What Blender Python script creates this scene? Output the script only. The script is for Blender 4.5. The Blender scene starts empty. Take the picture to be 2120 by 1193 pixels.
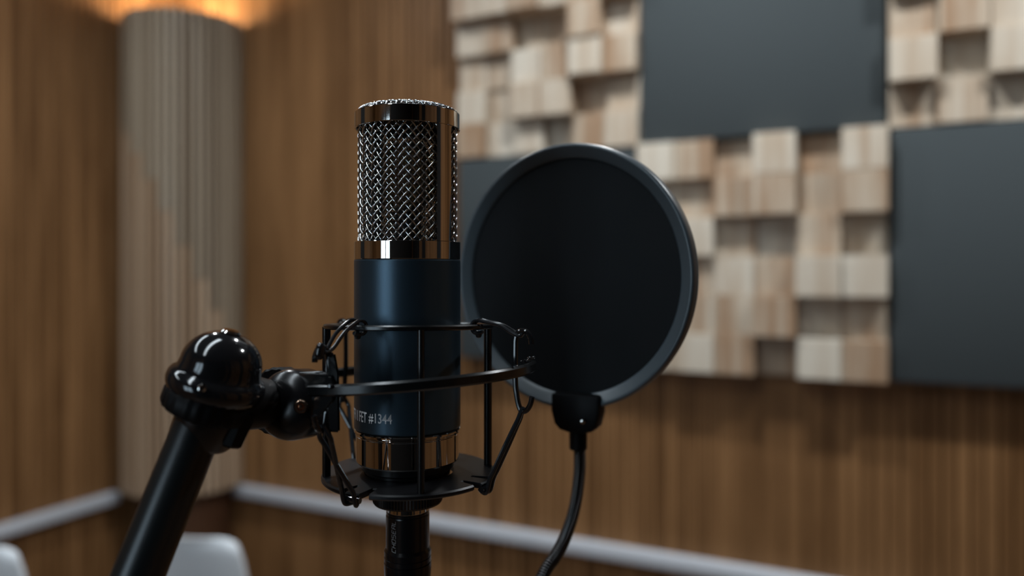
import bpy, bmesh, math, random
from mathutils import Vector, Matrix
random.seed(7)
PI = math.pi
S = bpy.context.scene
COL = S.collection

# ------------------------------------------------------------------ camera, world, lights
F = 1560.0                      # focal length in pixels of the 2120 px wide frame
CAMZ = 1.40
YAW = math.radians(25.3)        # the camera looks a little to the left of the back wall's normal
cd = bpy.data.cameras.new('camera'); cam = bpy.data.objects.new('camera', cd); COL.objects.link(cam)
cam.location = (0, 0, CAMZ); cam.rotation_euler = (PI/2, 0, YAW)
cd.sensor_width = 36; cd.lens = 36*F/2120; cd.shift_y = -36.5/2120
cd.clip_start = 0.01; cd.clip_end = 50
cd.dof.use_dof = True; cd.dof.focus_distance = 0.342; cd.dof.aperture_fstop = 3.6
S.camera = cam
S.view_settings.view_transform = 'Standard'; S.view_settings.look = 'None'
S.view_settings.gamma = 1; S.view_settings.use_curve_mapping = False
S.view_settings.exposure = -0.12
w = bpy.data.worlds.new('world'); S.world = w; w.use_nodes = True
w.node_tree.nodes['Background'].inputs[0].default_value = (0.5, 0.6, 0.7, 1)
w.node_tree.nodes['Background'].inputs[1].default_value = 0.02

WINDOW_STRENGTH = 5.0
DOWNLIGHT_W = 16.0
def area(name, loc, rot, size, power, color, shape='DISK', size_y=None, spread=PI):
    l = bpy.data.lights.new(name, 'AREA'); l.shape = shape; l.size = size
    if size_y: l.size_y = size_y
    l.energy = power; l.color = color; l.spread = spread
    o = bpy.data.objects.new(name, l); COL.objects.link(o); o.location = loc; o.rotation_euler = rot
    return o
CEIL = 2.80
DL = [(-1.50, 1.22), (-0.35, 1.36), (0.75, 1.36)]
DLP = [0.50, 1.0, 1.0]
DLN = ['nearest the corner column', 'above the pop filter', 'above the right hand panels']
LED = [(-0.50, -1.45, 0.55), (-1.62, -1.0, 0.9)]     # linear ceiling lights: x, y0, y1
LED_W = 7.0
for (x, y0, y1) in LED:
    area('led_glow', (x, (y0+y1)/2, CEIL-0.042), (0, 0, 0), .16, LED_W, (0.80, 0.92, 1.0), 'RECTANGLE', y1-y0, math.radians(150))
for (x, y), k in zip(DL, DLP):
    area('downlight_glow', (x, y, CEIL-0.022), (0, 0, 0), 0.11, DOWNLIGHT_W*k, (0.93, 0.97, 1.0), spread=math.radians(150))

# ------------------------------------------------------------------ materials
def mat(name, base=(.5,.5,.5), rough=.5, metal=0.0, spec=None, coat=0.0):
    m = bpy.data.materials.new(name); m.use_nodes = True
    b = m.node_tree.nodes['Principled BSDF']
    b.inputs['Base Color'].default_value = (*base, 1); b.inputs['Roughness'].default_value = rough
    b.inputs['Metallic'].default_value = metal
    if spec is not None: b.inputs['Specular IOR Level'].default_value = spec
    if coat: b.inputs['Coat Weight'].default_value = coat
    return m
def nd(m, t, **kw):
    n = m.node_tree.nodes.new(t)
    for k, v in kw.items(): setattr(n, k, v)
    return n
def lk(m, a, b): m.node_tree.links.new(a, b)
def bump_noise(m, scale, strength, dist=0.001, detail=3, stretch=(1,1,1)):
    tc = nd(m, 'ShaderNodeTexCoord'); mp = nd(m, 'ShaderNodeMapping'); mp.inputs['Scale'].default_value = stretch
    no = nd(m, 'ShaderNodeTexNoise'); no.inputs['Scale'].default_value = scale; no.inputs['Detail'].default_value = detail
    bu = nd(m, 'ShaderNodeBump'); bu.inputs['Strength'].default_value = strength; bu.inputs['Distance'].default_value = dist
    lk(m, tc.outputs['Object'], mp.inputs['Vector']); lk(m, mp.outputs['Vector'], no.inputs['Vector'])
    lk(m, no.outputs['Fac'], bu.inputs['Height']); lk(m, bu.outputs['Normal'], m.node_tree.nodes['Principled BSDF'].inputs['Normal'])
    return no
def wood(name, c0, c1, rough=.45, stretch=(1,1,.06), scale=9, rnd=.5, strip=None, tint=None, spec=.4):
    """grain running along local z, tone varied per object"""
    m = mat(name, c0, rough, spec=spec); b = m.node_tree.nodes['Principled BSDF']
    tc = nd(m, 'ShaderNodeTexCoord'); oi = nd(m, 'ShaderNodeObjectInfo')
    off = nd(m, 'ShaderNodeVectorMath', operation='SCALE'); cmb = nd(m, 'ShaderNodeCombineXYZ')
    for i in range(3): lk(m, oi.outputs['Random'], cmb.inputs[i])
    lk(m, cmb.outputs[0], off.inputs[0]); off.inputs['Scale'].default_value = 37.0
    add = nd(m, 'ShaderNodeVectorMath', operation='ADD')
    lk(m, tc.outputs['Object'], add.inputs[0]); lk(m, off.outputs[0], add.inputs[1])
    mp = nd(m, 'ShaderNodeMapping'); mp.inputs['Scale'].default_value = stretch; lk(m, add.outputs[0], mp.inputs['Vector'])
    no = nd(m, 'ShaderNodeTexNoise'); no.inputs['Scale'].default_value = scale; no.inputs['Detail'].default_value = 5; no.inputs['Roughness'].default_value = .6
    lk(m, mp.outputs['Vector'], no.inputs['Vector'])
    ms = nd(m, 'ShaderNodeMath', operation='MULTIPLY_ADD'); ms.inputs[1].default_value = rnd; ms.inputs[2].default_value = -rnd/2
    lk(m, oi.outputs['Random'], ms.inputs[0])
    sm = nd(m, 'ShaderNodeMath', operation='ADD'); lk(m, no.outputs['Fac'], sm.inputs[0]); lk(m, ms.outputs[0], sm.inputs[1])
    last = sm.outputs[0]
    if strip:
        sx = nd(m, 'ShaderNodeSeparateXYZ'); lk(m, add.outputs[0], sx.inputs[0])
        q = nd(m, 'ShaderNodeMath', operation='SNAP'); q.inputs[1].default_value = strip; lk(m, sx.outputs['X'], q.inputs[0])
        wn = nd(m, 'ShaderNodeTexWhiteNoise'); wn.noise_dimensions = '1D'; lk(m, q.outputs[0], wn.inputs['W'])
        mm = nd(m, 'ShaderNodeMath', operation='MULTIPLY_ADD'); mm.inputs[1].default_value = .26; mm.inputs[2].default_value = -.13
        lk(m, wn.outputs['Value'], mm.inputs[0])
        s2 = nd(m, 'ShaderNodeMath', operation='ADD'); lk(m, last, s2.inputs[0]); lk(m, mm.outputs[0], s2.inputs[1]); last = s2.outputs[0]
    cr = nd(m, 'ShaderNodeValToRGB'); cr.color_ramp.elements[0].position = .25; cr.color_ramp.elements[1].position = .8
    cr.color_ramp.elements[0].color = (*c0, 1); cr.color_ramp.elements[1].color = (*c1, 1)
    if tint:
        e = cr.color_ramp.elements.new(.5); e.color = (*tint, 1)
    lk(m, last, cr.inputs[0]); lk(m, cr.outputs[0], b.inputs['Base Color'])
    bu = nd(m, 'ShaderNodeBump'); bu.inputs['Strength'].default_value = .15; bu.inputs['Distance'].default_value = .001
    lk(m, no.outputs['Fac'], bu.inputs['Height']); lk(m, bu.outputs['Normal'], b.inputs['Normal'])
    return m
M = {}
M['slat'] = wood('walnut_slat', (.115,.050,.015), (.36,.185,.076), .5, (1,1,.22), 5, .18, spec=.3)
M['slat_dark'] = mat('slat_backing', (.05,.03,.018), .9)
M['col_grey'] = wood('grey_slat', (.25,.19,.13), (.41,.335,.245), .33, (1,1,.05), 10, .5, spec=.5)
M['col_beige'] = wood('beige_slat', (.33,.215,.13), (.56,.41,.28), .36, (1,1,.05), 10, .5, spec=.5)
M['plinth'] = wood('dark_plinth', (.045,.02,.010), (.09,.04,.02), .5)
M['block'] = wood('diffuser_block', (.36,.23,.14), (.66,.595,.495), .5, (1,1,.15), 12, .42, strip=.02, tint=(.52,.42,.315), spec=.35)
M['backboard'] = mat('backboard', (.10,.055,.03), .8)
M['felt'] = mat('charcoal_felt', (.058,.069,.073), .9, spec=.2); bump_noise(M['felt'], 700, .3)
M['white'] = mat('white_lacquer', (.60,.63,.68), .4)
M['plastic_white'] = mat('white_plastic', (.72,.76,.80), .38)
M['ceiling'] = mat('ceiling_paint', (.10,.10,.10), .9)
M['panel_black'] = mat('added_panel_black', (.012,.012,.013), .9)  # for the added panels that darken the chrome's reflections
M['floor'] = wood('floor_wood', (.06,.035,.02), (.14,.08,.045), .4, (1,.1,1), 8, .3)
M['lampwarm'] = mat('warm_diffuser', (1,.8,.5), .5)
def emis(m, col, s):
    b = m.node_tree.nodes['Principled BSDF']; b.inputs['Emission Color'].default_value = (*col,1); b.inputs['Emission Strength'].default_value = s
emis(M['lampwarm'], (1,.68,.34), 8)
M['bulb'] = mat('warm_bulb', (1,.9,.7), .4); emis(M['bulb'], (1,.76,.48), 50)
M['winpane'] = mat('lit_window_pane', (.05,.06,.07), .1); emis(M['winpane'], (.66,.85,1.0), WINDOW_STRENGTH)
M['lampcool'] = mat('cool_lens', (.9,.95,1), .4); emis(M['lampcool'], (.86,.94,1), 6)
M['chrome'] = mat('dark_nickel', (.58,.55,.52), .04, 1.0)
M['wire'] = mat('nickel_wire', (.62,.61,.60), .11, 1.0)
M['innerwire'] = mat('inner_screen_wire', (.07,.07,.07), .3, 1.0)
M['capsule'] = mat('capsule_gold', (.35,.25,.12), .3, 1.0)
M['black_in'] = mat('inner_black', (.006,.006,.006), .6)
# powder-coated navy: fine sparkle in relief and gloss
M['navy'] = mat('navy_powdercoat', (.044,.074,.102), .34, 0.72, spec=.5)
_n = bump_noise(M['navy'], 3000, .6, .00006, 2)
M['black'] = mat('satin_black_metal', (.004,.0045,.005), .24, 0.0, spec=.55)
bump_noise(M['black'], 900, .06, .0002)
M['blackgloss'] = mat('gloss_black', (.008,.008,.009), .10, 0.0, spec=.6)
M['tube'] = mat('anodised_black', (.006,.008,.009), .32, 0.0, spec=.55)
M['plate'] = mat('plate_black', (.005,.005,.006), .38, 0, spec=.32)
M['barrel'] = mat('barrel_black', (.006,.006,.007), .22, 0, spec=.5)
M['satin'] = mat('satin_swivel', (.007,.007,.008), .24, 0, spec=.45)
M['elastic'] = mat('black_elastic', (.010,.011,.013), .22, 0, spec=.6)
M['rubber'] = mat('black_rubber', (.003,.003,.0035), .45, spec=.14)
M['rim'] = mat('filter_rim_plastic', (.050,.068,.080), .36, 0, spec=.8); bump_noise(M['rim'], 900, .25, .0002)
M['screw'] = mat('copper_screw', (.75,.5,.36), .18, 1.0)
M['print'] = mat('silver_print', (.60,.61,.63), .5)
M['printw'] = mat('grey_print', (.50,.51,.53), .5)
# nylon screen: two layers of very fine weave, a little light passes
m = mat('nylon_screen', (.005,.0065,.008), .75, spec=.2); M['nylon'] = m
b = m.node_tree.nodes['Principled BSDF']; b.inputs['Alpha'].default_value = .97
b.inputs['Sheen Weight'].default_value = .05; b.inputs['Sheen Tint'].default_value = (.6,.75,.9,1)

# ------------------------------------------------------------------ helpers
CY, SY = math.cos(YAW), math.sin(YAW)
def c2w(p):      # camera-yaw frame (x right, y forward, z above the lens) -> world
    return Vector((p[0]*CY - p[1]*SY, p[0]*SY + p[1]*CY, p[2] + CAMZ))
def at(px, py, d):   # a point seen at (px, py) at distance d, in the camera-yaw frame
    return Vector(((px-1060)/F*d, d, (560-py)/F*d))
def thing(name, label, cat, loc=(0,0,0), group=None, yaw=True):
    o = bpy.data.objects.new(name, None); COL.objects.link(o); o.empty_display_size = .02
    o.location = c2w(loc) if yaw else Vector(loc)
    if yaw: o.rotation_euler = (0, 0, YAW)
    o['_org'] = list(loc)
    o['label'] = label; o['category'] = cat
    if group: o['group'] = group
    return o
def obj(name, bm, m, parent=None, smooth=True, angle=35, org=None, label=None, kind=None):
    me = bpy.data.meshes.new(name)
    if org is None and parent is not None:
        r = parent
        while r.parent is not None: r = r.parent
        org = r.get('_org')
    if org is not None: bmesh.ops.translate(bm, verts=bm.verts, vec=-Vector(org))
    bmesh.ops.recalc_face_normals(bm, faces=bm.faces)
    bm.to_mesh(me); bm.free()
    me.materials.append(m)
    if smooth:
        for p in me.polygons: p.use_smooth = True
        me.set_sharp_from_angle(angle=math.radians(angle))
    o = bpy.data.objects.new(name, me); COL.objects.link(o)
    if parent is not None: o.parent = parent
    if label: o['label'] = label
    if kind: o['kind'] = kind
    return o
def B(): return bmesh.new()
def catmull(pts, n=6):
    P = [Vector(p) for p in pts]; P = [2*P[0]-P[1]] + P + [2*P[-1]-P[-2]]
    out = []
    for i in range(1, len(P)-2):
        a, b_, c, d = P[i-1], P[i], P[i+1], P[i+2]
        for k in range(n):
            t = k/n
            out.append(.5*((2*b_) + (c-a)*t + (2*a-5*b_+4*c-d)*t*t + (3*b_-a-3*c+d)*t**3))
    out.append(P[-2]); return out
def tube(bm, pts, r, n=8, closed=False, cap=True, flat=1.0):
    P = [Vector(p) for p in pts]; N = len(P)
    T = []
    for i in range(N):
        if closed: t = P[(i+1) % N] - P[i-1]
        else: t = P[min(i+1, N-1)] - P[max(i-1, 0)]
        T.append(t.normalized())
    up = Vector((0,0,1)) if abs(T[0].z) < .9 else Vector((1,0,0))
    nrm = (up - up.dot(T[0])*T[0]).normalized(); rings = []
    for i in range(N):
        nrm = (nrm - nrm.dot(T[i])*T[i])
        nrm = nrm.normalized() if nrm.length > 1e-9 else T[i].orthogonal().normalized()
        bi = T[i].cross(nrm); ri = r[i] if isinstance(r, (list, tuple)) else r
        rings.append([bm.verts.new(P[i] + ri*(math.cos(2*PI*k/n)*nrm*flat + math.sin(2*PI*k/n)*bi)) for k in range(n)])
    for i in range(N if closed else N-1):
        a, b_ = rings[i], rings[(i+1) % N]
        for k in range(n): bm.faces.new((a[k], a[(k+1) % n], b_[(k+1) % n], b_[k]))
    if cap and not closed:
        bm.faces.new(rings[0][::-1]); bm.faces.new(rings[-1])
def frame(c, axis, xref=None):
    z = Vector(axis).normalized()
    x = Vector(xref) if xref is not None else (Vector((1,0,0)) if abs(z.x) < .9 else Vector((0,1,0)))
    x = (x - x.dot(z)*z).normalized(); y = z.cross(x)
    m_ = Matrix((x, y, z)).transposed().to_4x4(); m_.translation = Vector(c); return m_
def lathe(bm, prof, c, axis=(0,0,1), n=64, closed_prof=False, rfun=None, mtx=None):
    """prof: (radius, height) pairs, revolved round the axis through c"""
    m_ = mtx if mtx is not None else frame(c, axis); rings = []
    for (r, z) in prof:
        if r < 1e-7: rings.append([bm.verts.new(m_ @ Vector((0,0,z)))])
        else:
            rings.append([bm.verts.new(m_ @ Vector(((r*(rfun(k, z) if rfun else 1))*math.cos(2*PI*k/n), (r*(rfun(k, z) if rfun else 1))*math.sin(2*PI*k/n), z))) for k in range(n)])
    cnt = len(rings) if closed_prof else len(rings)-1
    for i in range(cnt):
        a, b_ = rings[i], rings[(i+1) % len(rings)]
        for k in range(n):
            k2 = (k+1) % n
            if len(a) == 1 and len(b_) == 1: continue
            if len(a) == 1: bm.faces.new((a[0], b_[k2], b_[k]))
            elif len(b_) == 1: bm.faces.new((a[k], a[k2], b_[0]))
            else: bm.faces.new((a[k], a[k2], b_[k2], b_[k]))
def ringprof(r0, r1, z0, z1, bv=.0003):
    """closed profile of a ring with broken edges"""
    return [(r0+bv, z0), (r1-bv, z0), (r1-bv*.3, z0+bv*.3), (r1, z0+bv), (r1, z1-bv), (r1-bv*.3, z1-bv*.3), (r1-bv, z1), (r0+bv, z1), (r0, z1-bv), (r0, z0+bv)]
def solidprof(r, z0, z1, bv=.0003):
    return [(0, z0), (r-bv, z0), (r-bv*.3, z0+bv*.3), (r, z0+bv), (r, z1-bv), (r-bv*.3, z1-bv*.3), (r-bv, z1), (0, z1)]
def box(bm, lo, hi, bv=0, mtx=None, seg=1):
    t = bmesh.new(); bmesh.ops.create_cube(t, size=1)
    for v in t.verts: v.co = Vector([(lo[i]+hi[i])/2 + v.co[i]*(hi[i]-lo[i]) for i in range(3)])
    if bv: bmesh.ops.bevel(t, geom=list(t.edges), offset=bv, segments=seg, affect='EDGES', profile=.5)
    if mtx is not None: t.transform(mtx)
    me = bpy.data.meshes.new('t'); t.to_mesh(me); t.free(); bm.from_mesh(me); bpy.data.meshes.remove(me)
def prism(bm, outline, y0, y1, mtx, bv=0):
    """outline in local x,z; extruded along local y"""
    t = bmesh.new()
    a = [t.verts.new((x, y0, z)) for x, z in outline]; b_ = [t.verts.new((x, y1, z)) for x, z in outline]
    n = len(a); t.faces.new(a); t.faces.new(b_[::-1])
    for i in range(n): t.faces.new((a[i], a[(i+1) % n], b_[(i+1) % n], b_[i]))
    bmesh.ops.recalc_face_normals(t, faces=t.faces)
    if bv:
        es = [e for e in t.edges if e.calc_face_angle(0) > .6]
        bmesh.ops.bevel(t, geom=es, offset=bv, segments=2, affect='EDGES', profile=.5)
    t.transform(mtx); me = bpy.data.meshes.new('t'); t.to_mesh(me); t.free(); bm.from_mesh(me); bpy.data.meshes.remove(me)
def structure(name, bm, m, **k):
    o = obj(name, bm, m, **k); o['kind'] = 'structure'; return o
def share(o, parent, loc, name=None):
    c = o.copy(); COL.objects.link(c); c.parent = parent; c.location = loc; return c

# ------------------------------------------------------------------ the room (world axes follow its walls)
YB, XL, XR, YF = 2.045, -2.385, 1.95, -2.05      # backing boards of the walls
bm = B(); box(bm, (XL-.1, YF-.1, -.06), (XR+.1, YB+.1, 0)); structure('floor', bm, M['floor'], smooth=False)
bm = B(); box(bm, (XL-.1, YF-.1, CEIL), (XR+.1, YB+.1, CEIL+.06)); structure('ceiling', bm, M['ceiling'], smooth=False)
bm = B(); box(bm, (XL-.06, YB, 0), (XR, YB+.06, CEIL)); wb = structure('wall_back', bm, M['slat_dark'], smooth=False)
bm = B(); box(bm, (XL-.06, YF, 0), (XL, YB, CEIL)); wl = structure('wall_left', bm, M['slat_dark'], smooth=False)
bm = B(); box(bm, (XR, YF, 0), (XR+.06, YB, CEIL)); structure('wall_right', bm, M['slat'], smooth=False)
# front wall with the opening of the control-room window
WX0, WX1, WZ0, WZ1 = -1.30, -.40, .98, 1.95
bm = B()
box(bm, (XL, YF-.06, 0), (WX0, YF, CEIL)); box(bm, (WX1, YF-.06, 0), (XR, YF, CEIL))
box(bm, (WX0, YF-.06, 0), (WX1, YF, WZ0)); box(bm, (WX0, YF-.06, WZ1), (WX1, YF, CEIL))
structure('wall_front', bm, M['slat'], smooth=False)
win = bpy.data.objects.new('window_1', None); COL.objects.link(win); win['kind'] = 'structure'
bm = B()
for (a, c) in (((WX0-.03, WZ0-.03), (WX0+.02, WZ1+.03)), ((WX1-.02, WZ0-.03), (WX1+.03, WZ1+.03)), ((WX0, WZ0-.03), (WX1, WZ0+.02)), ((WX0, WZ1-.02), (WX1, WZ1+.03))):
    box(bm, (a[0], YF-.05, a[1]), (c[0], YF+.02, c[1]))
obj('window_frame', bm, M['black'], win, smooth=False)
xm = (WX0+WX1)/2 + .06
bm = B(); box(bm, (xm-.035, YF-.05, WZ0), (xm+.035, YF+.02, WZ1)); obj('mullion', bm, M['black'], win, smooth=False)
for a, c in ((WX0+.02, xm-.035), (xm+.035, WX1-.02)):
    bm = B(); box(bm, (a, YF-.045, WZ0+.02), (c, YF-.03, WZ1-.02)); obj('pane', bm, M['winpane'], win, smooth=False)

# vertical wooden slats of the two visible walls
def slat_mesh(wd, th, h):
    bm = B(); e = .0025
    prof = [(-wd/2, 0), (-wd/2, -th+e), (-wd/2+e, -th), (wd/2-e, -th), (wd/2, -th+e), (wd/2, 0)]
    a = [bm.verts.new((x, y, 0)) for x, y in prof]; b_ = [bm.verts.new((x, y, h)) for x, y in prof]
    for i in range(len(a)-1): bm.faces.new((a[i], a[i+1], b_[i+1], b_[i]))
    bm.faces.new(a[::-1]); bm.faces.new(b_)
    return bm
PITCH = .0285
proto = None; x = XL + .02
while x < XR - .02:
    if proto is None:
        proto = obj('slat', slat_mesh(.0255, .014, CEIL-.004), M['slat'], wb, smooth=False, org=(0,0,0)); proto.location = (x, YB, .002)
    else: share(proto, wb, (x, YB, .002))
    x += PITCH
first = None; y = YB - .03
while y > YF + .03:
    if first is None:
        first = obj('slat', slat_mesh(.0255, .014, CEIL-.004), M['slat'], wl, smooth=False, org=(0,0,0))
        first.rotation_euler = (0, 0, PI/2); first.location = (XL, y, .002)
    else: share(first, wl, (XL, y, .002))
    y -= PITCH

# tall dark panels added out of view, so the chrome reflects dark bands
def dark_panel(x0, x1, y0, y1, label):
    t = thing('unseen_dark_panel', label, 'acoustic panel', ((x0+x1)/2, (y0+y1)/2, .02), yaw=False)
    bm = B(); box(bm, (x0, y0, .02), (x1, y1, 2.5), .008, seg=2); obj('panel_body', bm, M['panel_black'], t)
dark_panel(XL+.015, XL+.07, -.40, .15, 'tall black panel added in the middle of the left wall for dark reflections')
dark_panel(XR-.06, XR-.001, .62, 1.0, 'narrow black panel added on the right wall nearest the block panels for dark reflections')
dark_panel(XR-.06, XR-.001, -.75, -.45, 'narrow black panel added in the middle of the right wall for dark reflections')
dark_panel(XR-.06, XR-.001, -1.9, -1.05, 'wide black panel added on the right wall behind the camera for dark reflections')
dark_panel(WX1+.05, XR-.07, YF+.001, YF+.06, 'wide black panel added on the front wall beside the control room window for dark reflections')
# white rail along both walls (a little below the picture's middle of the wall)
RZ = CAMZ - .783
YW, XW = YB-.014, XL+.014          # faces of the slats
CCX, CCY, CR = -2.20, 1.93, .205   # the round corner column
bm = B(); box(bm, (-2.045, YW-.034, RZ-.019), (XR, YW, RZ+.019), .004, seg=2); structure('trim_1', bm, M['white'])
bm = B(); box(bm, (XW, .16, RZ-.019), (XW+.034, 1.775, RZ+.019), .004, seg=2); structure('trim_2', bm, M['white'])

# ------------------------------------------------------------------ corner column of slats with a warm lamp on top
ZC0, ZC1 = RZ+.03, CAMZ+.872
col = thing('corner_column', 'round slatted column in the room corner, grey slats ending in a diagonal above beige ones', 'column', (CCX, CCY, 0), yaw=False)
bm = B(); lathe(bm, [(0, ZC0), (CR-.012, ZC0), (CR-.012, ZC1-.003), (CR-.022, ZC1-.003), (CR-.022, ZC1-.08), (0, ZC1-.08)], (CCX, CCY, 0), n=64)
# keep the core inside the room
def clip_room(bm):
    for co, no in (((XW, 0, 0), (-1,0,0)), ((0, YW, 0), (0,1,0))):
        bmesh.ops.bisect_plane(bm, geom=bm.verts[:]+bm.edges[:]+bm.faces[:], plane_co=co, plane_no=no, clear_outer=True)
clip_room(bm); obj('core', bm, M['slat_dark'], col, label='dark core showing between the slats')
bm = B(); lathe(bm, [(0, .001), (CR-.05, .001), (CR-.05, ZC0-.001), (0, ZC0-.001)], (CCX, CCY, 0), n=48); clip_room(bm)
obj('plinth', bm, M['plinth'], col, label='dark brown plinth under the slats')
nS = 46; wd = 2*PI*CR/nS
cproto = {}
for k in range(nS):
    a = 2*PI*k/nS
    x, y = CCX+CR*math.cos(a), CCY+CR*math.sin(a)
    if x < XW+.004 or y > YW-.004: continue
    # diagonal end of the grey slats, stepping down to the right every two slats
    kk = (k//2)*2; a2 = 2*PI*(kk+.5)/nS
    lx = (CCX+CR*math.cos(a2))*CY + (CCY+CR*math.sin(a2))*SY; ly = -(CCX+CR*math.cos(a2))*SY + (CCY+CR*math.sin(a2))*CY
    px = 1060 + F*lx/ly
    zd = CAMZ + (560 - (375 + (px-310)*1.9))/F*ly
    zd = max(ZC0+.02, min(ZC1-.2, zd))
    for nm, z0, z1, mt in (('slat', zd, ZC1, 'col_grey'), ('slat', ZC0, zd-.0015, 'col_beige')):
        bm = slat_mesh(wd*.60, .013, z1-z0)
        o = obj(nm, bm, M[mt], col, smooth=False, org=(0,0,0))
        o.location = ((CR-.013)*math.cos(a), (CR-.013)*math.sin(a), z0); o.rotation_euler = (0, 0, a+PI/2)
bm = B(); lathe(bm, [(0, 0), (.12, 0), (.12, .03), (.10, .036), (0, .036)], (CCX+.03, CCY-.03, ZC1-.079), n=40)
ul = thing('uplight', 'round warm uplight glowing on top of the corner column', 'lamp', (CCX+.03, CCY-.03, ZC1-.08), yaw=False)
bmb = B(); lathe(bmb, [(0, 0), (.11, 0), (.115, .015), (.11, .03), (.105, .03), (.105, .012), (0, .012)], (CCX+.01, CCY-.02, ZC1-.079), n=40); bm.free()
clip_room(bmb); obj('housing', bmb, M['black'], ul)
bm = B(); lathe(bm, [(0, .013), (.10, .013), (.10, .022), (0, .024)], (CCX+.01, CCY-.02, ZC1-.079), n=40); clip_room(bm)
obj('diffuser', bm, M['lampwarm'], ul, label='glowing warm diffuser disc')
area('uplight_glow', (CCX+.05, CCY-.06, ZC1-.02), (PI, 0, 0), .20, 6.5, (1, .78, .52))

bm = B(); lathe(bm, [(0,-.030)] + [(.030*math.cos(-PI/2+PI*i/12), .030*math.sin(-PI/2+PI*i/12)) for i in range(1, 12)] + [(0,.030)], (CCX+.02, CCY-.03, ZC1-.004), n=24)
lathe(bm, [(.012,-.052),(.012,-.028)], (CCX+.02, CCY-.03, ZC1-.004), n=16)
obj('bulb', bm, M['bulb'], ul, label='bare warm globe bulb')
# ------------------------------------------------------------------ ceiling downlights
for i, (x, y) in enumerate(DL):
    t = thing('downlight', 'round recessed ceiling spotlight ' + DLN[i], 'ceiling light', (x, y, CEIL), group='ceiling downlights', yaw=False)
    if i == 0:
        bm = B(); lathe(bm, [(.06, -.001), (.075, -.001), (.075, -.010), (.062, -.014), (.058, -.010)], (x, y, CEIL), n=32, closed_prof=True)
        d0 = obj('bezel', bm, M['black'], t)
        bm = B(); lathe(bm, [(0, -.003), (.058, -.003), (.058, -.008), (0, -.008)], (x, y, CEIL), n=32)
        d1 = obj('lens', bm, M['lampcool'], t)
    else: share(d0, t, (0,0,0)); share(d1, t, (0,0,0))

for (x, y0, y1), nm in zip(LED, ('above the microphone', 'near the left wall')):
    t = thing('linear_ceiling_light', 'long slim ceiling light ' + nm, 'ceiling light', (x, (y0+y1)/2, CEIL), group='linear ceiling lights', yaw=False)
    bm = B(); box(bm, (x-.10, y0-.02, CEIL-.034), (x+.10, y1+.02, CEIL-.0005), .004); obj('housing', bm, M['black'], t, smooth=False)
    bm = B(); box(bm, (x-.08, y0, CEIL-.0385), (x+.08, y1, CEIL-.034)); obj('diffuser', bm, M['lampcool'], t, smooth=False)

# ------------------------------------------------------------------ acoustic panels on the back wall
CELL = .602
CX = [-1.161, -.559, .043, .645]
ZA, ZB, ZT = CAMZ-.265, CAMZ+.335, CAMZ+.937
def felt_panel(x0, x1, z0, z1, label):
    t = thing('felt_panel', label, 'acoustic panel', ((x0+x1)/2, YW, (z0+z1)/2), group=None, yaw=False)
    bm = B(); box(bm, (x0+.006, YW-.056, z0+.004), (x1-.006, YW, z1-.004), .006, seg=2); obj('panel_body', bm, M['felt'], t)
    return t
felt_panel(-1.118, CX[1], ZA, ZB, 'dark grey felt square panel left of the pop filter, mostly hidden behind it')
felt_panel(CX[1], CX[2], ZB, ZT, 'dark grey felt square panel at the top, between two wooden block panels')
felt_panel(CX[2], CX[3], ZA, ZB, 'dark grey felt square panel at the right edge, lower than the others')
rnd = random.Random(11)
def R_(): return rnd.choice([.03, .045, .06, .07, .08])
D1 = [[R_() for _ in range(6)], [.080,.084,.090,.078,.060,.086], [.052,.056,.022,.016,.090,.046], [.034,.030,.058,.066,.084,.070], [.050,.022,.072,.070,.018,.036], [.054,.036,.046,.018,.050,.054]]
D2 = [[.066,.060,.026,.088,.022,.080], [.024,.034,.062,.088,.040,.080], [.056,.060,.030,.014,.066,.030], [.036,.042,.050,.056,.084,.072], [.048,.052,.054,.074,.034,.040], [.050,.058,.060,.024,.062,.066]]
D3 = [[R_() for _ in range(6)], [R_() for _ in range(6)], [.086,.080,.084,.06,.07,.05], [.062,.072,.066,.06,.05,.07], [.076,.024,.074,.05,.03,.06], [.038,.052,.036,.06,.05,.03]]
bl = {}
def block_panel(x0, x1, z0, D, label):
    t = thing('wooden_block_panel', label, 'acoustic panel', (x0, YW, z0), yaw=False)
    bm = B(); box(bm, (x0+.002, YW-.006, z0+.002), (x1-.002, YW, z0+CELL-.003)); obj('backboard', bm, M['backboard'], t, smooth=False)
    cw = (x1-x0)/6; ch = CELL/6
    for r in range(6):
        for c in range(6):
            d = round(max(.012, (D[r][c]-.05)*1.25+.05), 4); key = (round(cw, 4), d)
            if key not in bl:
                bm = B(); box(bm, (-cw/2+.0008, -d, -ch/2+.0008), (cw/2-.0008, 0, ch/2-.0008), .0016)
                o = obj('block', bm, M['block'], t, org=(0,0,0)); bl[key] = o; o.parent = t
            else:
                o = share(bl[key], t, (0,0,0))
            o.location = ((c+.5)*cw, -.006, CELL-(r+.5)*ch)
block_panel(-1.118, CX[1], ZB, D1, 'wooden block diffuser panel at the top, above and right of the microphone head')
block_panel(CX[1], CX[2], ZA, D2, 'wooden block diffuser panel directly right of the pop filter')
block_panel(CX[2], CX[3], ZB, D3, 'wooden block diffuser panel in the top right corner')

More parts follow.
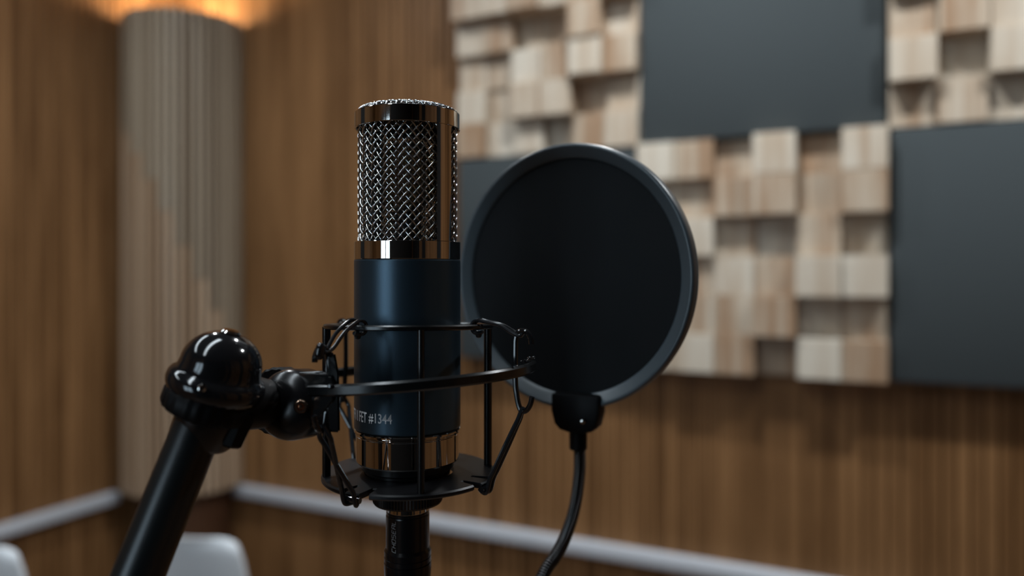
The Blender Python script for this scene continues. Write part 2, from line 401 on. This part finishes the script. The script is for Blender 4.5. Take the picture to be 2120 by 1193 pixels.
# ------------------------------------------------------------------ two white chairs near the left wall
def chair(loc, rz, label):
    t = bpy.data.objects.new('plastic_chair', None); COL.objects.link(t); t.location = loc; t.rotation_euler = (0, 0, rz)
    t['label'] = label; t['category'] = 'chair'; t['group'] = 'white chairs by the left wall'
    W_, top = .30, .83
    # one moulded shell: seat curving up into a rounded back
    path = [(.20,.43),(.19,.455),(.12,.45),(0,.44),(-.12,.445),(-.18,.47),(-.205,.53),(-.22,.62),(-.235,.72),(-.245,.80),(-.246,.822),(-.250,.83)]
    pts = [(p.x, p.y) for p in catmull([(a, b_, 0) for a, b_ in path], 3)]
    def sec(off):
        bmv = []
        for i, (y, z) in enumerate(pts):
            s = i/(len(pts)-1); hw = .19 - .085*max(0, (s-.4)/.6)
            row = []
            n = 12
            for k in range(n+1):
                u = -1+2*k/n
                hw2 = hw
                cup = .022*u*u
                if s < .45: row.append((u*hw2, y, z+cup+off))
                else: row.append((u*hw2, y+cup*1.6+off, z - (.006*abs(u)**12 if i > len(pts)-8 else 0)))
            bmv.append(row)
        return bmv
    bm = B()
    ra = [[bm.verts.new(p) for p in r] for r in sec(0)]; rb = [[bm.verts.new(p) for p in r] for r in sec(-.010)]
    H, Wn = len(ra), len(ra[0])
    # a grip slot near the top of the back
    hole = set((i, k) for i in range(H-1) for k in range(Wn-1) if .60 < pts[i][1] < .70 and i > H/2 and 3 <= k <= Wn-5)
    for i in range(H-1):
        for k in range(Wn-1):
            if (i, k) in hole: continue
            bm.faces.new((ra[i][k], ra[i][k+1], ra[i+1][k+1], ra[i+1][k])); bm.faces.new((rb[i][k], rb[i+1][k], rb[i+1][k+1], rb[i][k+1]))
    bd = [e for e in bm.edges if len(e.link_faces) == 1]
    idx = {}
    for i in range(H):
        for k in range(Wn): idx[ra[i][k]] = rb[i][k]
    for e in bd:
        a, c = e.verts
        if a in idx and c in idx: bm.faces.new((a, c, idx[c], idx[a]))
    obj('shell', bm, M['plastic_white'], t, org=(0,0,0), angle=60)
    for sx in (-1, 1):
        for sy in (-1, 1):
            bm = B(); tube(bm, [(sx*.15, sy*.13-.01, .445), (sx*.18, sy*.19, .001)], [.013, .009], 10)
            obj('leg', bm, M['plastic_white'], t, org=(0,0,0))
    return t
def chair_at(px, py, d, rz, label):
    p = c2w(at(px, py, d)); chair((p.x - .246*math.sin(rz), p.y + .246*math.cos(rz), 0), rz, label)   # the back's top edge goes to p

# back top edge of each chair seen at the picture's bottom
chair_at(374, 1098, 1.62, YAW-math.radians(20), 'white moulded chair whose rounded back shows beside the boom tube')
chair_at(-93, 1132, 1.56, YAW-math.radians(14), 'white moulded chair cut off by the bottom left corner')

# ------------------------------------------------------------------ the microphone (camera-yaw frame)
MX, MY = -.0505, .365
VO = 7.9     # degrees: the line of sight to the microphone leaves the frame's axis by this much
def pol(r, deg, z, cx=MX, cy=MY):
    a = math.radians(deg); return Vector((cx + r*math.sin(a), cy - r*math.cos(a), z))
C = (MX, MY, 0)
mic = thing('condenser_microphone', 'side-address studio microphone with nickel mesh head and navy blue body, standing in its black cage', 'microphone', (MX, MY, -.100))
RT = .02527
bm = B(); lathe(bm, ringprof(.0242, RT, .0677, .0755, .00035), C, n=200, closed_prof=True); obj('top_ring', bm, M['chrome'], mic, angle=12)
bm = B(); lathe(bm, ringprof(.0236, .0254, .0052, .0137, .00025), C, n=160, closed_prof=True); obj('collar_ring', bm, M['chrome'], mic, angle=12)
# side rails with filleted corners
def rail(cdeg, hw, z0, z1, nm):
    bm = B(); rf = .0016; rows = []
    zs = []
    for i in range(9): zs.append(z0 + rf*(1-math.cos(PI/2*i/8)))
    zs += [z1 - rf*(1-math.cos(PI/2*i/8)) for i in range(8, -1, -1)]
    n = 14
    for z in zs:
        dz = min(z-z0, z1-z); ex = 0
        if dz < rf: ex = rf - math.sqrt(max(0, rf*rf-(rf-dz)**2))
        h = hw + math.degrees(ex/RT)
        rows.append(([bm.verts.new(pol(RT, cdeg-h+2*h*k/n, z)) for k in range(n+1)], [bm.verts.new(pol(.0243, cdeg-h+2*h*k/n, z)) for k in range(n+1)]))
    for i in range(len(rows)-1):
        (a, ai), (c, ci) = rows[i], rows[i+1]
        for k in range(n):
            bm.faces.new((a[k], a[k+1], c[k+1], c[k])); bm.faces.new((ai[k], ci[k], ci[k+1], ai[k+1]))
        bm.faces.new((a[0], c[0], ci[0], ai[0])); bm.faces.new((a[n], ai[n], ci[n], c[n]))
    obj(nm, bm, M['chrome'], mic, angle=20)
rail(50.1, 10.4, .0137, .0677, 'side_rail'); rail(230.1, 10.4, .0137, .0677, 'side_rail')
# woven wire
def weave(bm, R, z0, z1, nw, pitchz, rw, sides=5, amp=None, seg=4):
    dth = 2*PI/nw; rise = pitchz            # one crossing cell: dth by pitchz
    amp = rw*.95 if amp is None else amp
    steps = int((z1-z0)/rise*2*seg)
    for s in (1, -1):
        for k in range(nw):
            pts = []
            for i in range(steps+1):
                q = i/(seg*2.0)                       # in cells
                th = k*dth + s*q*dth
                z = z0 + q*rise
                if z > z1: break
                rr = R + s*amp*1.414*math.cos(PI/2*(2*k + s*2*q) - PI/4)      # two over, two under
                pts.append((MX + rr*math.sin(th), MY - rr*math.cos(th), z))
            tube(bm, pts, rw, sides, cap=False)
bm = B(); weave(bm, .0229, .0120, .0690, 40, .0041, .00046)
obj('mesh_grille', bm, M['wire'], mic, label='woven nickel wire mesh', angle=180)
bm = B(); weave(bm, .0205, .0125, .0690, 76, .0021, .00026, sides=4, seg=2)
obj('inner_screen', bm, M['innerwire'], mic, label='finer dark mesh behind the outer one', angle=180)
# woven cap over the head
bm = B(); pw = .0024; rw = .00036; RC = .0240
def capz(x, y):
    r = math.hypot(x, y)/RC
    return .0757 + .0029*(1-max(0, min(1, r))**5)**.6 if r < 1 else .0755
for s in (0, 1):
    for i in range(-10, 11):
        u = i*pw; L = math.sqrt(max(0, RC*RC-u*u)) if abs(u) < RC else 0
        if L < .001: continue
        n = int(2*L/(pw/4)); pts = []
        for k in range(n+1):
            v = -L + 2*L*k/n
            x, y = (u, v) if s == 0 else (v, u)
            c45 = math.cos(.6+PI/4); s45 = math.sin(.6+PI/4)
            zz = capz(x, y) + (1 if s else -1)*rw*1.1*math.cos(PI*v/pw + PI*i)
            pts.append((MX+x*c45-y*s45, MY+x*s45+y*c45, zz))
        tube(bm, pts, rw, 5, cap=False)
obj('mesh_cap', bm, M['wire'], mic, label='woven wire mesh over the top of the head', angle=180)
bm = B(); lathe(bm, [(0, .0735), (.0242, .0735), (.0242, .0745), (0, .0752)], C, n=48); obj('cap_lining', bm, M['black_in'], mic)
bm = B(); lathe(bm, solidprof(.0065, .014, .030, .001), C, n=32); obj('capsule_mount', bm, M['black_in'], mic)
bm = B()
cm = frame((MX, MY, .045), (math.sin(math.radians(-36)), -math.cos(math.radians(-36)), 0))
lathe(bm, [(0,-.004),(.0155,-.004),(.017,-.003),(.017,.003),(.0155,.004),(.0148,.003),(0,.003)], None, n=40, mtx=cm); obj('capsule', bm, M['capsule'], mic, label='brass capsule faintly seen through the mesh')
# body
bm = B(); lathe(bm, [(0,-.0745),(.0250,-.0751),(.0254,-.0749),(.0255,-.0745),(.0255,.0046),(.0254,.0049),(.0251,.0051),(0,.0051)], C, n=160); obj('body_tube', bm, M['navy'], mic, angle=12, label='navy blue powder-coated tube')
bm = B(); lathe(bm, [(0,-.0752),(.0246,-.0752),(.0252,-.0756),(.0255,-.0761),(.0255,-.0768),(.0251,-.0771),(.0247,-.0772),(.0247,-.0775),(.0249,-.0778),(.0249,-.0782),(.0247,-.0786),(.0247,-.0905),(.0243,-.0912),(.0236,-.0914),(0,-.0914)], C, n=160); obj('base_ring', bm, M['chrome'], mic, angle=12, label='polished nickel ring around the foot')
bm = B(); lathe(bm, [(0,-.0912),(.0222,-.0912),(.0222,-.0945),(.0205,-.0955),(.0205,-.1035),(0,-.1035)], C, n=96); obj('threaded_foot', bm, M['black'], mic, angle=12)
# silver lettering wrapped on the body
def text_on_cylinder(s, R, deg0, deg1, zc, h, m_, name, parent):
    cu = bpy.data.curves.new('t', 'FONT'); cu.body = s; cu.size = 1; cu.resolution_u = 3; cu.offset = .012
    o = bpy.data.objects.new('t', cu); COL.objects.link(o)
    dg = bpy.context.evaluated_depsgraph_get(); me = bpy.data.meshes.new_from_object(o.evaluated_get(dg))
    bpy.data.objects.remove(o)
    bm = B(); bm.from_mesh(me); bpy.data.meshes.remove(me)
    xs = [v.co.x for v in bm.verts]; ys = [v.co.y for v in bm.verts]
    x0, x1, y0, y1 = min(xs), max(xs), min(ys), max(ys)
    for i in range(1, 60):
        bmesh.ops.bisect_plane(bm, geom=bm.verts[:]+bm.edges[:]+bm.faces[:], plane_co=(x0+(x1-x0)*i/60, 0, 0), plane_no=(1,0,0))
    for v in bm.verts:
        p = pol(R+.00006, deg0 + (deg1-deg0)*(v.co.x-x0)/(x1-x0), zc - h/2 + h*(v.co.y-y0)/(y1-y0)); v.co = p
    return obj(name, bm, m_, parent, smooth=False)
for tx, a0, a1 in (('TF11', -84, -64), ('FET', -60.5, -47), ('#1344', -44, -16)):
    text_on_cylinder(tx, .0255, a0+VO, a1+VO, -.0675, .0049, M['print'], 'lettering', mic)

# ------------------------------------------------------------------ black connector and cable below
cab = thing('microphone_cable', 'black cable with a barrel connector plugged in under the microphone', 'cable', (MX, MY, -.1115))
bm = B(); lathe(bm, solidprof(.0103, -.1158, -.1122, .0002), C, n=64); obj('plug_collar', bm, M['chrome'], cab, angle=12, label='bright metal collar')
bm = B(); lathe(bm, [(0,-.1159),(.0100,-.1159),(.0103,-.1162),(.0103,-.1172),(.0101,-.1174),(.0103,-.1176),(.01045,-.1181),(.01045,-.1335),(.0113,-.1350),(.0113,-.1372),(.0109,-.1374),(.0109,-.1380),(.0113,-.1382),(.01135,-.1400),(.0109,-.1402),(.0109,-.1408),(.0114,-.1410),(.0114,-.1440),(.0105,-.155),(.0080,-.158),(.0055,-.170),(.0035,-.185),(0,-.185)], C, n=72)
obj('connector_barrel', bm, M['barrel'], cab, angle=12)
bm = B()
tube(bm, catmull([(MX,MY,-.183),(MX,MY,-.25),(MX+.01,MY+.02,-.45),(MX+.02,MY+.05,-.9),(MX,MY+.08,-1.3),(MX-.03,MY+.10,-1.388),(MX-.15,MY+.16,-1.396),(MX-.5,MY+.1,-1.396)], 10), .0032, 10)
obj('cord', bm, M['rubber'], cab)
# squared italic lettering, read from bottom to top
bm = B()
G = {'C': [[(1,1),(0,1),(0,0),(1,0)]], 'H': [[(0,0),(0,1)],[(1,0),(1,1)],[(0,.5),(1,.5)]], 'O': [[(0,0),(0,1),(1,1),(1,0),(0,0)]],
     'S': [[(1,1),(0,1),(0,.5),(1,.5),(1,0),(0,0)]], 'E': [[(1,1),(0,1),(0,0),(1,0)],[(0,.5),(.85,.5)]],
     'A': [[(0,0),(0,1),(1,1),(1,0)],[(0,.45),(1,.45)]], 'L': [[(0,1),(0,0),(1,0)]]}
zb, gw, gap, gh = -.1335, .00150, .00072, 12.0   # start height, glyph run, gap, glyph height in degrees
for i, ch in enumerate('CHOSEAL'):
    for st in G[ch]:
        pts = []
        for (u, v) in st:
            pts.append((u*gw + .25*gw*v, v))
        for (a, b_) in zip(pts, pts[1:]):
            for (p, q) in ((a, b_),):
                sub = [((p[0]+(q[0]-p[0])*t/4), p[1]+(q[1]-p[1])*t/4) for t in range(5)]
                tube(bm, [pol(.01045+.00002, -33+VO-gh*v, zb + i*(gw+gap) + u) for u, v in sub], .00013, 4)
obj('lettering', bm, M['printw'], cab, smooth=False)

# ------------------------------------------------------------------ shock mount cage
SXC = MX + .0008
def ps(r, deg, z): return pol(r, deg, z, SXC, MY)
sm = thing('shock_mount', 'black wire cage with elastic bands holding the microphone', 'shock mount', (SXC, MY, -.100))
ZT_, ZP = -.0266, -.0978
RI = .0390
bm = B()
# flat oval section hoop
n = 120
rg = []
for k in range(n):
    d = 360*k/n
    sec_ = [(-.0016, -.0011), (-.0008, -.0016), (.0008, -.0016), (.0016, -.0011), (.0016, .0002), (.0010, .0008), (-.0010, .0008), (-.0016, .0002)]
    rg.append([bm.verts.new(ps(RI+a, d, ZT_+.0020*math.cos(math.radians(d))+b_)) for a, b_ in sec_])
for k in range(n):
    a, c = rg[k], rg[(k+1) % n]
    for j in range(8): bm.faces.new((a[j], a[(j+1) % 8], c[(j+1) % 8], c[j]))
obj('top_hoop', bm, M['black'], sm)
for d in (-75, 15, 105, 195):
    bm = B(); tube(bm, [ps(RI, d, ZT_-.0005+.0020*math.cos(math.radians(d))), ps(RI, d, ZP)], .0020 if d != 15 else .00165, 16); obj('post', bm, M['black'], sm)
EL = [-28, 63, -136, 172]
# base plate with slots either side of each elastic tab
bm = B(); N = 360; top_, bot_ = [], []
def rp(d):
    for e in EL:
        q = abs((d-e+180) % 360 - 180)
        if q < 5.5: return .0425
        if q < 11: return .0330
    return .0415
ins = []
for k in range(N):
    d = k; r = rp(d)
    top_.append((bm.verts.new(ps(r-.0007, d, ZP+.0010)), bm.verts.new(ps(r, d, ZP+.0003)), bm.verts.new(ps(r, d, ZP-.0009)), bm.verts.new(ps(r-.0007, d, ZP-.0016)), bm.verts.new(ps(.0215, d, ZP-.0016)), bm.verts.new(ps(.0215, d, ZP+.0010))))
for k in range(N):
    a, c = top_[k], top_[(k+1) % N]
    for j in range(6): bm.faces.new((a[j], a[(j+1) % 6], c[(j+1) % 6], c[j]))
obj('base_plate', bm, M['plate'], sm)
for d in EL:   # round bead rolled on each tab that the elastic hooks under
    bm = B(); tube(bm, [ps(.0425, d-6+12*i/8, ZP-.0018) for i in range(9)], .0014, 10); obj('hook_bead', bm, M['blackgloss'], sm)
# knurled nut under the plate
bm = B(); nk = 140
lathe(bm, [(0,-.1037),(.0163,-.1037),(.0168,-.1041),(.0168,-.1110),(.0162,-.1119),(0,-.1122)], C, n=nk, rfun=lambda k, z: 1-.022*(k % 2) if -.1114 < z < -.1039 else 1)
obj('knurled_nut', bm, M['black'], sm, angle=8)
# strong outer band, open at the far right
RO = .0613
bm = B(); rg = []
degs = [97 - 3*i for i in range(0, 94)]
for i, d in enumerate(degs):
    ctr = ps(RO, d, 0); zz = -.0476 + .07*(ctr.x-SXC) - .045*(ctr.y-MY)
    e = .0009
    hh = .0025*(.55 + .45*min(1, i/3.0))
    sec_ = [(-.0014,-hh+e),(-.0014+e,-hh),(.0014-e,-hh),(.0014,-hh+e),(.0014,hh-e),(.0014-e,hh),(-.0014+e,hh),(-.0014,hh-e)]
    rg.append([bm.verts.new(ps(RO-.0012+a, d, zz-.0026+b_)) for a, b_ in sec_])
for k in range(len(rg)-1):
    a, c = rg[k], rg[k+1]
    for j in range(8): bm.faces.new((a[j], a[(j+1) % 8], c[(j+1) % 8], c[j]))
bm.faces.new(rg[0]); bm.faces.new(rg[-1][::-1])
obj('outer_band', bm, M['black'], sm)
bm = B(); rnd2 = random.Random(4)
for i in range(26):   # rough thread ends stuck on the band's right end
    p = ps(RO-.001+rnd2.uniform(-.0012,.0012), rnd2.uniform(64, 84), -.0415+rnd2.uniform(-.0006,.0005))
    q = p + Vector((rnd2.uniform(-.0015,.0015), rnd2.uniform(-.001,.001), rnd2.uniform(.0002,.0014)))
    tube(bm, [p, (p+q)/2+Vector((0,0,.0004)), q], .00022, 4)
obj('thread_fray', bm, M['elastic'], sm, kind='stuff')
# four rods with a hook at each end
ZJ = {-28: -.0655, 63: -.0625, -136: -.0700, 172: -.0680}
for d in EL:
    zt, zb_ = -.0283, ZJ[d]
    if d == -28: zt = -.0330
    pts = [ps(.0655, d, zt-.0045), ps(.0652, d, zt-.0020), ps(.0635, d, zt+.0006), ps(.0610, d, zt+.0012), ps(.0588, d, zt+.0004), ps(.0578, d, zt-.002), ps(.0575, d, zt-.006), ps(.0575, d, -.050), ps(.0582, d, -.056), ps(.0592, d, zb_+.002), ps(.0608, d, zb_-.0006), ps(.0632, d, zb_+.0002), ps(.0650, d, zb_+.0030), ps(.0658, d, zb_+.0062)]
    bm = B(); tube(bm, catmull(pts, 5), .00125, 10); obj('hook_rod', bm, M['blackgloss'], sm)
# elastic loops
def strand(bm, pts, r=.00085): tube(bm, catmull(pts, 6), r, 9)
def tang(d):
    a = math.radians(d); return Vector((math.cos(a), math.sin(a), 0))
for d in EL:
    zt = -.0283 if d != -28 else -.0330
    T = tang(d); ra = .0600; ZH = ZT_ + .0020*math.cos(math.radians(d))
    bm = B()
    for s in (-1, 1):
        o_ = T*(.0024*s if d == -28 else .0014*s)
        near = T*(.0009*s)
        strand(bm, [ps(ra+.0012, d, zt+.0004)+near*.2, ps(ra, d, zt-.0010)+near*1.3, ps(ra-.004, d, zt+.0006)+near*1.8, ps(.0500, d, (zt+ZH)/2+.0022)+o_*.9, ps(.0425, d, ZH+.0022)+o_, ps(.0390, d, ZH+.0029)+o_, ps(.0362, d, ZH+.0016)+o_, ps(.0356, d, ZH-.0010)+o_, ps(.0368, d, ZH-.0030)+o_*.8, ps(.0390, d, ZH-.0032)+o_*.5, ps(.0405, d, ZH-.0026)+o_*.1])
    obj('upper_elastic', bm, M['elastic'], sm)
    bm = B(); lathe(bm, [(0,-.0016),(.0011,-.0012),(.0016,0),(.0011,.0012),(0,.0016)], ps(.0385, d, ZH-.0040), n=14)
    obj('elastic_knot', bm, M['elastic'], sm)
    zb_ = ZJ[d]; tw = -1 if d in (-28, -136) else 1
    bm = B()
    for s in (-1, 1):
        a0 = ps(.0612, d, zb_-.0004); a1 = ps(.0435, d, ZP-.0012)
        w0 = .0036 if tw < 0 else .0006; w1 = .0038 if tw < 0 else .0020
        pts = [a0 + Vector((0,0,.0014)) + T*(.3*w0*s)]
        for i in range(1, 10):
            t = i/10
            off = (w0*(1-t)*1.0 + w1*t*tw) if tw < 0 else (w0 + (w1-w0)*math.sin(t*PI*.75))
            pts.append(a0.lerp(a1, t) + T*(off*s))
        pts += [a1 + T*(w1*s*tw*.8) + Vector((0,0,-.0022)), ps(.0410, d, ZP-.0038) + T*(w1*s*tw*.4), ps(.0392, d, ZP-.0030)]
        strand(bm, pts, .00115)
    obj('lower_elastic', bm, M['elastic'], sm)
P2 = at
bm = B(); tube(bm, catmull([P2(667,712,.3075), P2(664,720,.3068), P2(661,733,.3066), P2(661,744,.3070)], 4), [.0012,.0016,.0018,.0019,.0020,.0020,.0020,.0020,.0020,.0020,.0019,.0017,.0012], 12); obj('hook_cap', bm, M['blackgloss'], sm)
# bracket joining the band to the swivel
J = at(598, 838, .322)
bm = B(); mt = Matrix.Translation((0,0,0))
def hull(bm, pts):
    vs = [bm.verts.new(p) for p in pts]; bmesh.ops.convex_hull(bm, input=vs)
hull(bm, [P2(686,774,.309), P2(694,800,.308), P2(690,832,.309), P2(676,864,.313), P2(664,866,.313), P2(606,904,.320), P2(596,772,.322), P2(660,768,.314),
          P2(684,776,.330), P2(686,850,.330), P2(664,864,.332), P2(610,898,.338), P2(600,780,.338)])
hull(bm, [P2(676,730,.3105), P2(694,730,.3105), P2(702,775,.310), P2(704,896,.311), P2(676,894,.311), P2(676,730,.3155), P2(694,730,.3155), P2(702,775,.3155), P2(704,896,.3155), P2(676,894,.3155)])
bmesh.ops.bevel(bm, geom=bm.edges[:], offset=.0008, segments=2, affect='EDGES')
obj('band_bracket', bm, M['black'], sm, angle=50)
bm = B(); lathe(bm, [(0,.0008),(.0010,.0006),(.0012,.0002),(.0012,-.002),(0,-.002)], P2(684,800,.3078), axis=(-.2,-1,.1), n=20); obj('bracket_rivet', bm, M['blackgloss'], sm)

# ------------------------------------------------------------------ boom tube and swivel clamp
A0 = at(286, 1193, .284); A1 = at(448, 790, .303)
ax = (A1-A0).normalized()
base = Vector((A0.x, A0.y, 0)) + Vector((-.26, -.07, -CAMZ)) 
st = thing('boom_stand', 'black boom stand whose fat tube rises from the bottom left to a domed clamp', 'microphone stand', base)
fac = (A0 - A1)
foot = A0 + fac.normalized()*.62
bm = B(); tube(bm, [A1 + ax*.0, foot], .0096, 40); obj('boom_tube', bm, M['tube'], st)
def axm(px, py, d, tilt, back=-.05):
    a = math.radians(tilt); return frame(at(px, py, d), (math.sin(a), back, math.cos(a)), (math.cos(a), 0, -math.sin(a)))
mD = axm(446, 800, .302, 17)
bm = B()
pr = [(0,-.004),(.0165,-.004),(.0180,-.003),(.0190,-.0006),(.0193,.0012),(.0190,.0032),(.0182,.0046),(.0170,.0054),(.0163,.0064),(.0160,.0078),(.0157,.0092)]
for i in range(1, 15):
    a = PI/2*i/14; pr.append((.0157*math.cos(a), .0092+.0136*math.sin(a)))
lathe(bm, pr, None, n=72, mtx=mD); obj('dome_cap', bm, M['blackgloss'], st, label='glossy bell-shaped cap', angle=60)
bm = B(); lathe(bm, [(0,.0222),(.0035,.0222),(.0040,.0228),(.0032,.0236),(0,.0240)], None, n=24, mtx=mD); obj('cap_nub', bm, M['chrome'], st, label='bright nub on top of the cap')  # small bright metal nub at the cap's apex
mC = axm(430, 838, .301, 20)
bm = B(); lathe(bm, [(0,-.0035),(.0155,-.0035),(.0172,-.0025),(.0178,-.001),(.0178,.004),(.0168,.0056),(0,.0060)], None, n=96, mtx=mC, rfun=lambda k, z: 1-.02*(k % 4 < 2)); obj('knurled_collar', bm, M['rubber'], st)
bm = B(); lathe(bm, [(0,-.016),(.0112,-.016),(.0125,-.014),(.0130,-.004),(.0130,.002),(0,.002)], None, n=48, mtx=axm(442, 838, .301, 21)); obj('tube_socket', bm, M['black'], st)
# tiny white set screw on the collar
bm = B(); lathe(bm, [(0,.0012),(.0012,.0009),(.0016,0),(0,0)], at(418, 804, .2822), axis=(.1,-1,.2), n=16); obj('set_screw', bm, M['chrome'], st, label='small bright set screw')
# barrel running right to the swivel joint
bm = B(); b0, b1 = at(470, 832, .304), at(560, 836, .322)
tube(bm, [b0, b0.lerp(b1,.3), b0.lerp(b1,.7), b1], [.0118,.0116,.0108,.0098], 32); obj('side_barrel', bm, M['rubber'], st)
# hexagonal lug under the barrel
bm = B(); lathe(bm, [(0,-.0065),(.0044,-.0065),(.0054,-.0055),(.0060,.004),(.0060,.008),(0,.008)], None, n=6, mtx=axm(484, 890, .300, 20, .1))
bmesh.ops.bevel(bm, geom=[e for e in bm.edges if e.calc_face_angle(0) > .5], offset=.0006, segments=2, affect='EDGES')
obj('hex_lug', bm, M['rubber'], st, angle=30)
# swivel joint: ribbed ring behind, domed disc in front
jax = Vector((-.28, -1, .12)).normalized()
bm = B(); lathe(bm, [(0,-.006),(.0138,-.006),(.0150,-.004),(.0150,.004),(.0140,.005),(0,.005)], at(583, 830, .336), axis=jax, n=96, rfun=lambda k, z: 1-.02*(k % 4 < 2)); obj('ribbed_ring', bm, M['rubber'], st)
bm = B(); lathe(bm, [(0,-.014),(.0148,-.014),(.0152,-.012),(.0152,0),(.0148,.0020),(.0136,.0042),(.0112,.0062),(.0080,.0075),(.0042,.0082),(0,.0084)], at(601, 838, .322), axis=jax, n=72); obj('swivel_disc', bm, M['satin'], st, angle=60)
bm = B(); lathe(bm, [(0,.0016),(.0008,.0014),(.0012,.0004),(.0016,.0012),(.0024,.0012),(.0029,.0004),(.0030,-.002),(0,-.002)], at(623, 842, .3118), axis=Vector((.15,-1,.05)), n=28); obj('swivel_screw', bm, M['screw'], st, label='copper coloured socket screw')
# upright and round foot, beside and below the camera
up_ = Vector((foot.x, foot.y, 0))
bm = B(); tube(bm, [Vector((foot.x, foot.y, -CAMZ+.02)), Vector((foot.x, foot.y, foot.z+.03))], .0125, 32); obj('upright', bm, M['tube'], st)
bm = B(); lathe(bm, solidprof(.024, -.03, .03, .003), foot, n=40); obj('boom_clamp', bm, M['black'], st)
bm = B(); lathe(bm, [(0,.0005),(.145,.0005),(.15,.004),(.15,.014),(.14,.020),(.03,.028),(0,.028)], (foot.x, foot.y, -CAMZ), n=72); obj('round_foot', bm, M['black'], st)

# ------------------------------------------------------------------ pop filter
pc = at(1176, 572, .4345); ang = math.radians(33.0)
nv = Vector((-math.sin(ang), -math.cos(ang), 0)); xr = Vector((math.cos(ang), -math.sin(ang), 0))
pf = thing('pop_filter', 'round black pop filter on a gooseneck, behind and right of the microphone', 'pop filter', (pc.x, pc.y, pc.z-.09))
mF = frame(pc, nv, xr)
bm = B()
RO_ = .0760
prof = [(.0685,-.0030),(.0735,-.0055),(.0752,-.0052),(.0760,-.0042),(.0763,-.0030),(.0763,.0016),(.0761,.0028),(.0756,.0037),(.0748,.0041),(.0741,.0039),(.0736,.0036),(.0690,.0009),(.0683,.0004),(.0679,-.0002),(.0679,-.0016)]
lathe(bm, prof, None, n=160, mtx=mF, closed_prof=True); obj('hoop', bm, M['rim'], pf, angle=50, label='satin black plastic hoop')
for z in (-.0006, -.0022):
    bm = B(); lathe(bm, [(0, z+.0000)] + [(.0690*i/10, z) for i in range(1, 11)], None, n=120, mtx=mF); obj('nylon_screen', bm, M['nylon'], pf)
# clip under the hoop
ol = []
for (x, z) in ((-.0145,.012),(-.0145,.002),(-.0125,-.0055),(-.0095,-.0085),(-.004,-.0098),(.004,-.0098),(.0095,-.0085),(.0125,-.0055),(.0145,.002),(.0145,.012)): ol.append((x, z))
mB_ = Matrix.Translation(at(1197, 858, .428)) @ Matrix.Rotation(-ang*.8, 4, 'Z')
bm = B(); prism(bm, ol, -.006, .006, mB_, .0016); obj('clip', bm, M['rubber'], pf, angle=40)
bm = B(); lathe(bm, [(0,.0005),(.0011,.0003),(.0013,0),(0,0)], at(1206, 874, .4175), axis=(-.3,-1,0), n=16); obj('clip_screw', bm, M['chrome'], pf)
bm = B(); lathe(bm, [(0,-.0085),(.0044,-.0085),(.0050,-.0078),(.0052,.006),(0,.006)], at(1197, 900, .429), n=28); obj('neck_ferrule', bm, M['rubber'], pf)
# gooseneck: ribbed coil, bending down and left to clamp on the boom tube
gp = [at(1198, 905, .429), at(1200, 940, .429), at(1199, 985, .428), at(1190, 1050, .424), at(1172, 1108, .417), at(1150, 1152, .409), at(1120, 1200, .400)]
tgt = A0 + fac.normalized()*.10
gp += [Vector((-.008,.372,-.203)), Vector((-.040,.328,-.238)), Vector((-.09,.300,-.252)), tgt + Vector((.022,.004,-.004))]
cv = catmull(gp, 26)
# resample evenly with a rib every 1.5 mm
Ls = [0]
for a, c in zip(cv, cv[1:]): Ls.append(Ls[-1] + (c-a).length)
def samp(s):
    import bisect
    i = min(max(bisect.bisect(Ls, s)-1, 0), len(cv)-2); t = (s-Ls[i])/max(1e-9, Ls[i+1]-Ls[i]); return cv[i].lerp(cv[i+1], t)
st_ = .00145; pts, rr = [], []
s = 0
while s < Ls[-1]:
    for f_, r_ in ((0, .0031), (.15, .0031), (.3, .0035), (.5, .0036), (.7, .0035)):
        if s+f_*st_ < Ls[-1]: pts.append(samp(s+f_*st_)); rr.append(r_)
    s += st_
bm = B(); tube(bm, pts, rr, 18); obj('gooseneck', bm, M['satin'], pf, angle=180, label='ribbed flexible gooseneck')
bm = B(); lathe(bm, ringprof(.0098, .0155, -.010, .010, .001), tgt, axis=ax, n=40, closed_prof=True); 
box(bm, (.012,-.007,-.008), (.026,.007,.008), .002, mtx=Matrix.Translation(tgt)); obj('tube_clamp', bm, M['rubber'], pf)
for o in list(S.objects):
    if '_org' in o: del o['_org']
